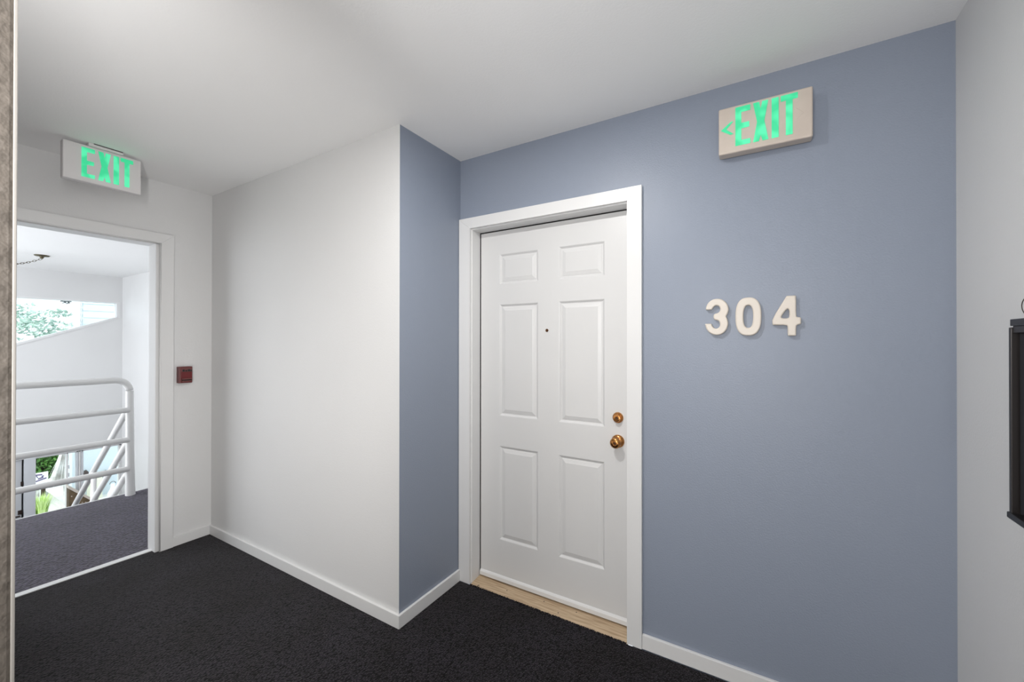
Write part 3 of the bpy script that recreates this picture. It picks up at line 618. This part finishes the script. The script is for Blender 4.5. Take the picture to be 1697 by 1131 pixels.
# sign on the blue wall
s1 = empty('exit_sign', (1.51, 0, 2.132), 'beige exit sign with green left arrow on the blue wall', 'sign')
bm = bmesh.new(); abox(bm, 1.357, 1.665, -0.060, -0.010, 2.132, 2.3175)
mesh('housing', bm, HOUS, s1, bevel=0.006, seg=3)
box('back_plate', (1.364, 1.660, -0.0102, 0.0, 2.141, 2.309), HOUS, s1)
for ch, u in (('E', 1.4165), ('X', 1.477), ('I', 1.5375), ('T', 1.5665)):
    shape('letter', letter_loops(u, 2.1555, 0.151, ch), 0.003, 0.0008, GREEN, '-Y', -0.0600, s1)
shape('arrow', [[(1.3655, 2.2285), (1.401, 2.256), (1.4095, 2.256), (1.3845, 2.229), (1.4095, 2.2065), (1.399, 2.2045)]], 0.003, 0.0008, GREEN, '-Y', -0.0600, s1)
# faint knock-out chevron at right
shape('knockout', [[(1.6385, 2.2285), (1.6165, 2.250), (1.6150, 2.2485), (1.6355, 2.2285), (1.6150, 2.2075), (1.6165, 2.206)]], 0.0008, 0.0002, HOUS, '-Y', -0.0600, s1)
settle(s1)
# ceiling-hung sign in front of the opening
s2 = empty('exit_sign', (-1.575, -1.13, H), 'white exit sign with green letters hanging from the ceiling before the stair opening', 'sign')
xf = -1.56
bm = bmesh.new(); abox(bm, xf - 0.045, xf, -1.287, -0.975, 2.229, 2.424); mesh('housing', bm, HOUSW, s2, bevel=0.005, seg=3)
box('canopy', (xf - 0.035, xf + 0.012, -1.195, -1.055, 2.4235, H), HOUSW, s2, bevel=0.003)
box('canopy_slot', (xf + 0.004, xf + 0.0135, -1.175, -1.058, 2.4355, 2.4395), DARK, s2)
for ch, u in (('E', -1.219), ('X', -1.155), ('I', -1.0935), ('T', -1.064)):
    shape('letter', letter_loops(u, 2.2535, 0.156, ch), 0.003, 0.0008, GREEN, '+X', xf, s2)
settle(s2)

# ------------------------------------------------------------------ door number
def cv(pts, x0, sx, xo): return [(x0 + (x - xo) * sx, 1.4085 + (740 - y) * (0.152 / 476)) for x, y in pts]
three = [(218, 402), (225, 355), (258, 305), (310, 272), (370, 262), (440, 275), (500, 325), (525, 392), (520, 440), (500, 480), (488, 497), (506, 530), (520, 590), (505, 650), (470, 700), (420, 730), (370, 738), (310, 728), (255, 695), (220, 645), (207, 588), (212, 586), (290, 586), (299, 590), (310, 625), (335, 647), (370, 652), (402, 632), (412, 600), (400, 562), (375, 544), (335, 538), (325, 520), (320, 495), (325, 470), (345, 458), (385, 450), (410, 425), (414, 395), (400, 365), (370, 352), (335, 360), (315, 385), (303, 404), (298, 406), (224, 407)]
n3 = shape('house_number', [chaikin(cv(three, 1.302, 0.089 / 320, 207), 2)], 0.0190, 0.0048, CREAM, '-Y', 0.0)
tag(n3, 'cream raised numeral 3 on the blue wall beside the door', 'number', 'numerals 304 on the blue wall')
def sup(cx, cz, a, b, n, k=48):
    return [(cx + a * math.copysign(abs(math.cos(t)) ** (2 / n), math.cos(t)), cz + b * math.copysign(abs(math.sin(t)) ** (2 / n), math.sin(t))) for t in [2 * math.pi * i / k for i in range(k)]]
n0 = shape('house_number', [sup(1.459, 1.4830, 0.0450, 0.0765, 2.6), sup(1.459, 1.4830, 0.0165, 0.0450, 2.5)], 0.0190, 0.0048, CREAM, '-Y', 0.0)
tag(n0, 'cream raised numeral 0 between the 3 and the 4', 'number', 'numerals 304 on the blue wall')
four = [(1262, 237), (1270, 233), (1380, 232), (1388, 240), (1388, 490), (1400, 508), (1440, 512), (1450, 522), (1450, 590), (1443, 600), (1400, 608), (1388, 630), (1388, 738), (1380, 747), (1290, 747), (1280, 738), (1280, 630), (1268, 608), (1092, 606), (1080, 595), (1080, 522)]
fi = [(1268, 402), (1292, 405), (1302, 425), (1302, 500), (1285, 520), (1215, 521), (1198, 508), (1205, 482)]
def c4(p): return [(1.540 + (x - 1080) * (0.092 / 370), 1.4045 + (747 - y) * (0.154 / 515)) for x, y in p]
n4 = shape('house_number', [chaikin(c4(four), 1), chaikin(c4(fi), 2)], 0.0190, 0.0048, CREAM, '-Y', 0.0)
tag(n4, 'cream raised numeral 4 rightmost on the blue wall', 'number', 'numerals 304 on the blue wall')
for o in (n3, n0, n4):
    o.data.polygons.foreach_set('use_smooth', [True] * len(o.data.polygons)); o.data.set_sharp_from_angle(angle=math.radians(35))

# ------------------------------------------------------------------ fire alarm pull station
fp = empty('fire_alarm_station', (XW, -0.645, 1.10), 'red fire alarm pull station on the white wall beside the exit opening', 'alarm')
box('housing', (XW, XW + 0.038, -0.684, -0.606, 1.101, 1.212), RED, fp, bevel=0.003)
box('side_rib', (XW + 0.037, XW + 0.043, -0.680, -0.672, 1.103, 1.210), RED2, fp, bevel=0.001)
box('top_plate', (XW + 0.037, XW + 0.0405, -0.669, -0.610, 1.176, 1.208), RED2, fp, bevel=0.001)
for (y, l) in ((-0.664, .012), (-0.648, .011), (-0.634, .014), (-0.619, .010)):
    box('marking', (XW + 0.0404, XW + 0.0412, y, y + l, 1.179, 1.189 + (0.004 if l > .0115 else 0)), DARK, fp)
hd = box('pull_handle', [(XW + 0.036, XW + 0.050, -0.668, -0.611, 1.124, 1.133)], RED2, fp, bevel=0.002)
box('pull_handle', [(XW + 0.036, XW + 0.047, -0.668, -0.611, 1.110, 1.117)], RED2, fp, bevel=0.0015)
box('recess', [(XW + 0.0375, XW + 0.0390, -0.668, -0.611, 1.117, 1.124)], DARK, fp)
settle(fp)

# ------------------------------------------------------------------ black framed board on the right wall
nb = empty('notice_board', (RX, -0.8, 0.97), 'black framed notice board on the white wall at right edge', 'board')
xb = 2.0; y0, y1, z0, z1 = -1.25, -0.463, 0.972, 1.415
box('backing', (xb + 0.014, RX, y0 + 0.02, y1 - 0.010, z0 + 0.01, z1 + 0.004), BLK2, nb)
box('frame_side', (xb, xb + 0.030, y1 - 0.0105, y1, z0 + 0.004, z1), BRONZE, nb, bevel=0.0015)
box('frame_side', (xb, xb + 0.030, y0, y0 + 0.0105, z0 + 0.004, z1), BRONZE, nb, bevel=0.0015)
box('top_rail', (xb + 0.003, xb + 0.030, y0, y1 - 0.0106, 1.402, z1 + 0.003), BRONZE, nb, bevel=0.001)
box('top_cap', (xb - 0.001, xb + 0.034, y0, y1 - 0.0090, z1 + 0.003, 1.434), BLK, nb, bevel=0.0015)
box('bottom_ledge', (xb - 0.004, xb + 0.034, y0, y1 + 0.001, z0 - 0.006, z0 + 0.008), BLK, nb, bevel=0.002)
box('letter_panel', (xb + 0.010, xb + 0.0145, y0 + 0.012, y1 - 0.022, z0 + 0.012, 1.400), BLK2, nb)
bm = bmesh.new()
cy, cz = -0.535, 1.464
tube(bm, [(xb + 0.012, cy + 0.047 * math.cos(t), cz + 0.026 * math.sin(t) - 0.004 * math.sin(t / 2)) for t in [2 * math.pi * k / 36 for k in range(37)]], 0.0009, 6, caps=False)
tube(bm, [(xb + 0.012, cy - 0.01, cz - 0.029), (xb + 0.012, cy - 0.02, 1.43)], 0.0009, 6)
tube(bm, [(xb + 0.012, cy + 0.0, cz + 0.024), (RX + 0.002, cy + 0.0, cz + 0.03)], 0.0009, 6)
mesh('wire_loop', bm, LAMPM, nb, smooth=True)
settle(nb)

# ------------------------------------------------------------------ corridor ceiling lamp (above the frame)
cl = empty('ceiling_lamp', (0.72, -1.06, H), 'small frosted ceiling lamp in the corridor', 'lamp')
lathe('lamp_base', [(0.07, 0.0), (0.07, 0.012), (0.03, 0.02), (0.0, 0.02)], (0.72, -1.06, H), (0, 0, -1), CREAM, cl, 28)
settle(cl)
dl = bpy.data.lights.new('corridor_downlight', 'AREA'); dl.shape = 'DISK'; dl.size = 0.075; dl.energy = P_HALL; dl.color = (1.0, 0.985, 0.96)
dlo = bpy.data.objects.new('corridor_downlight', dl); COL.objects.link(dlo); dlo.location = (0.72, -1.06, H - 0.022)
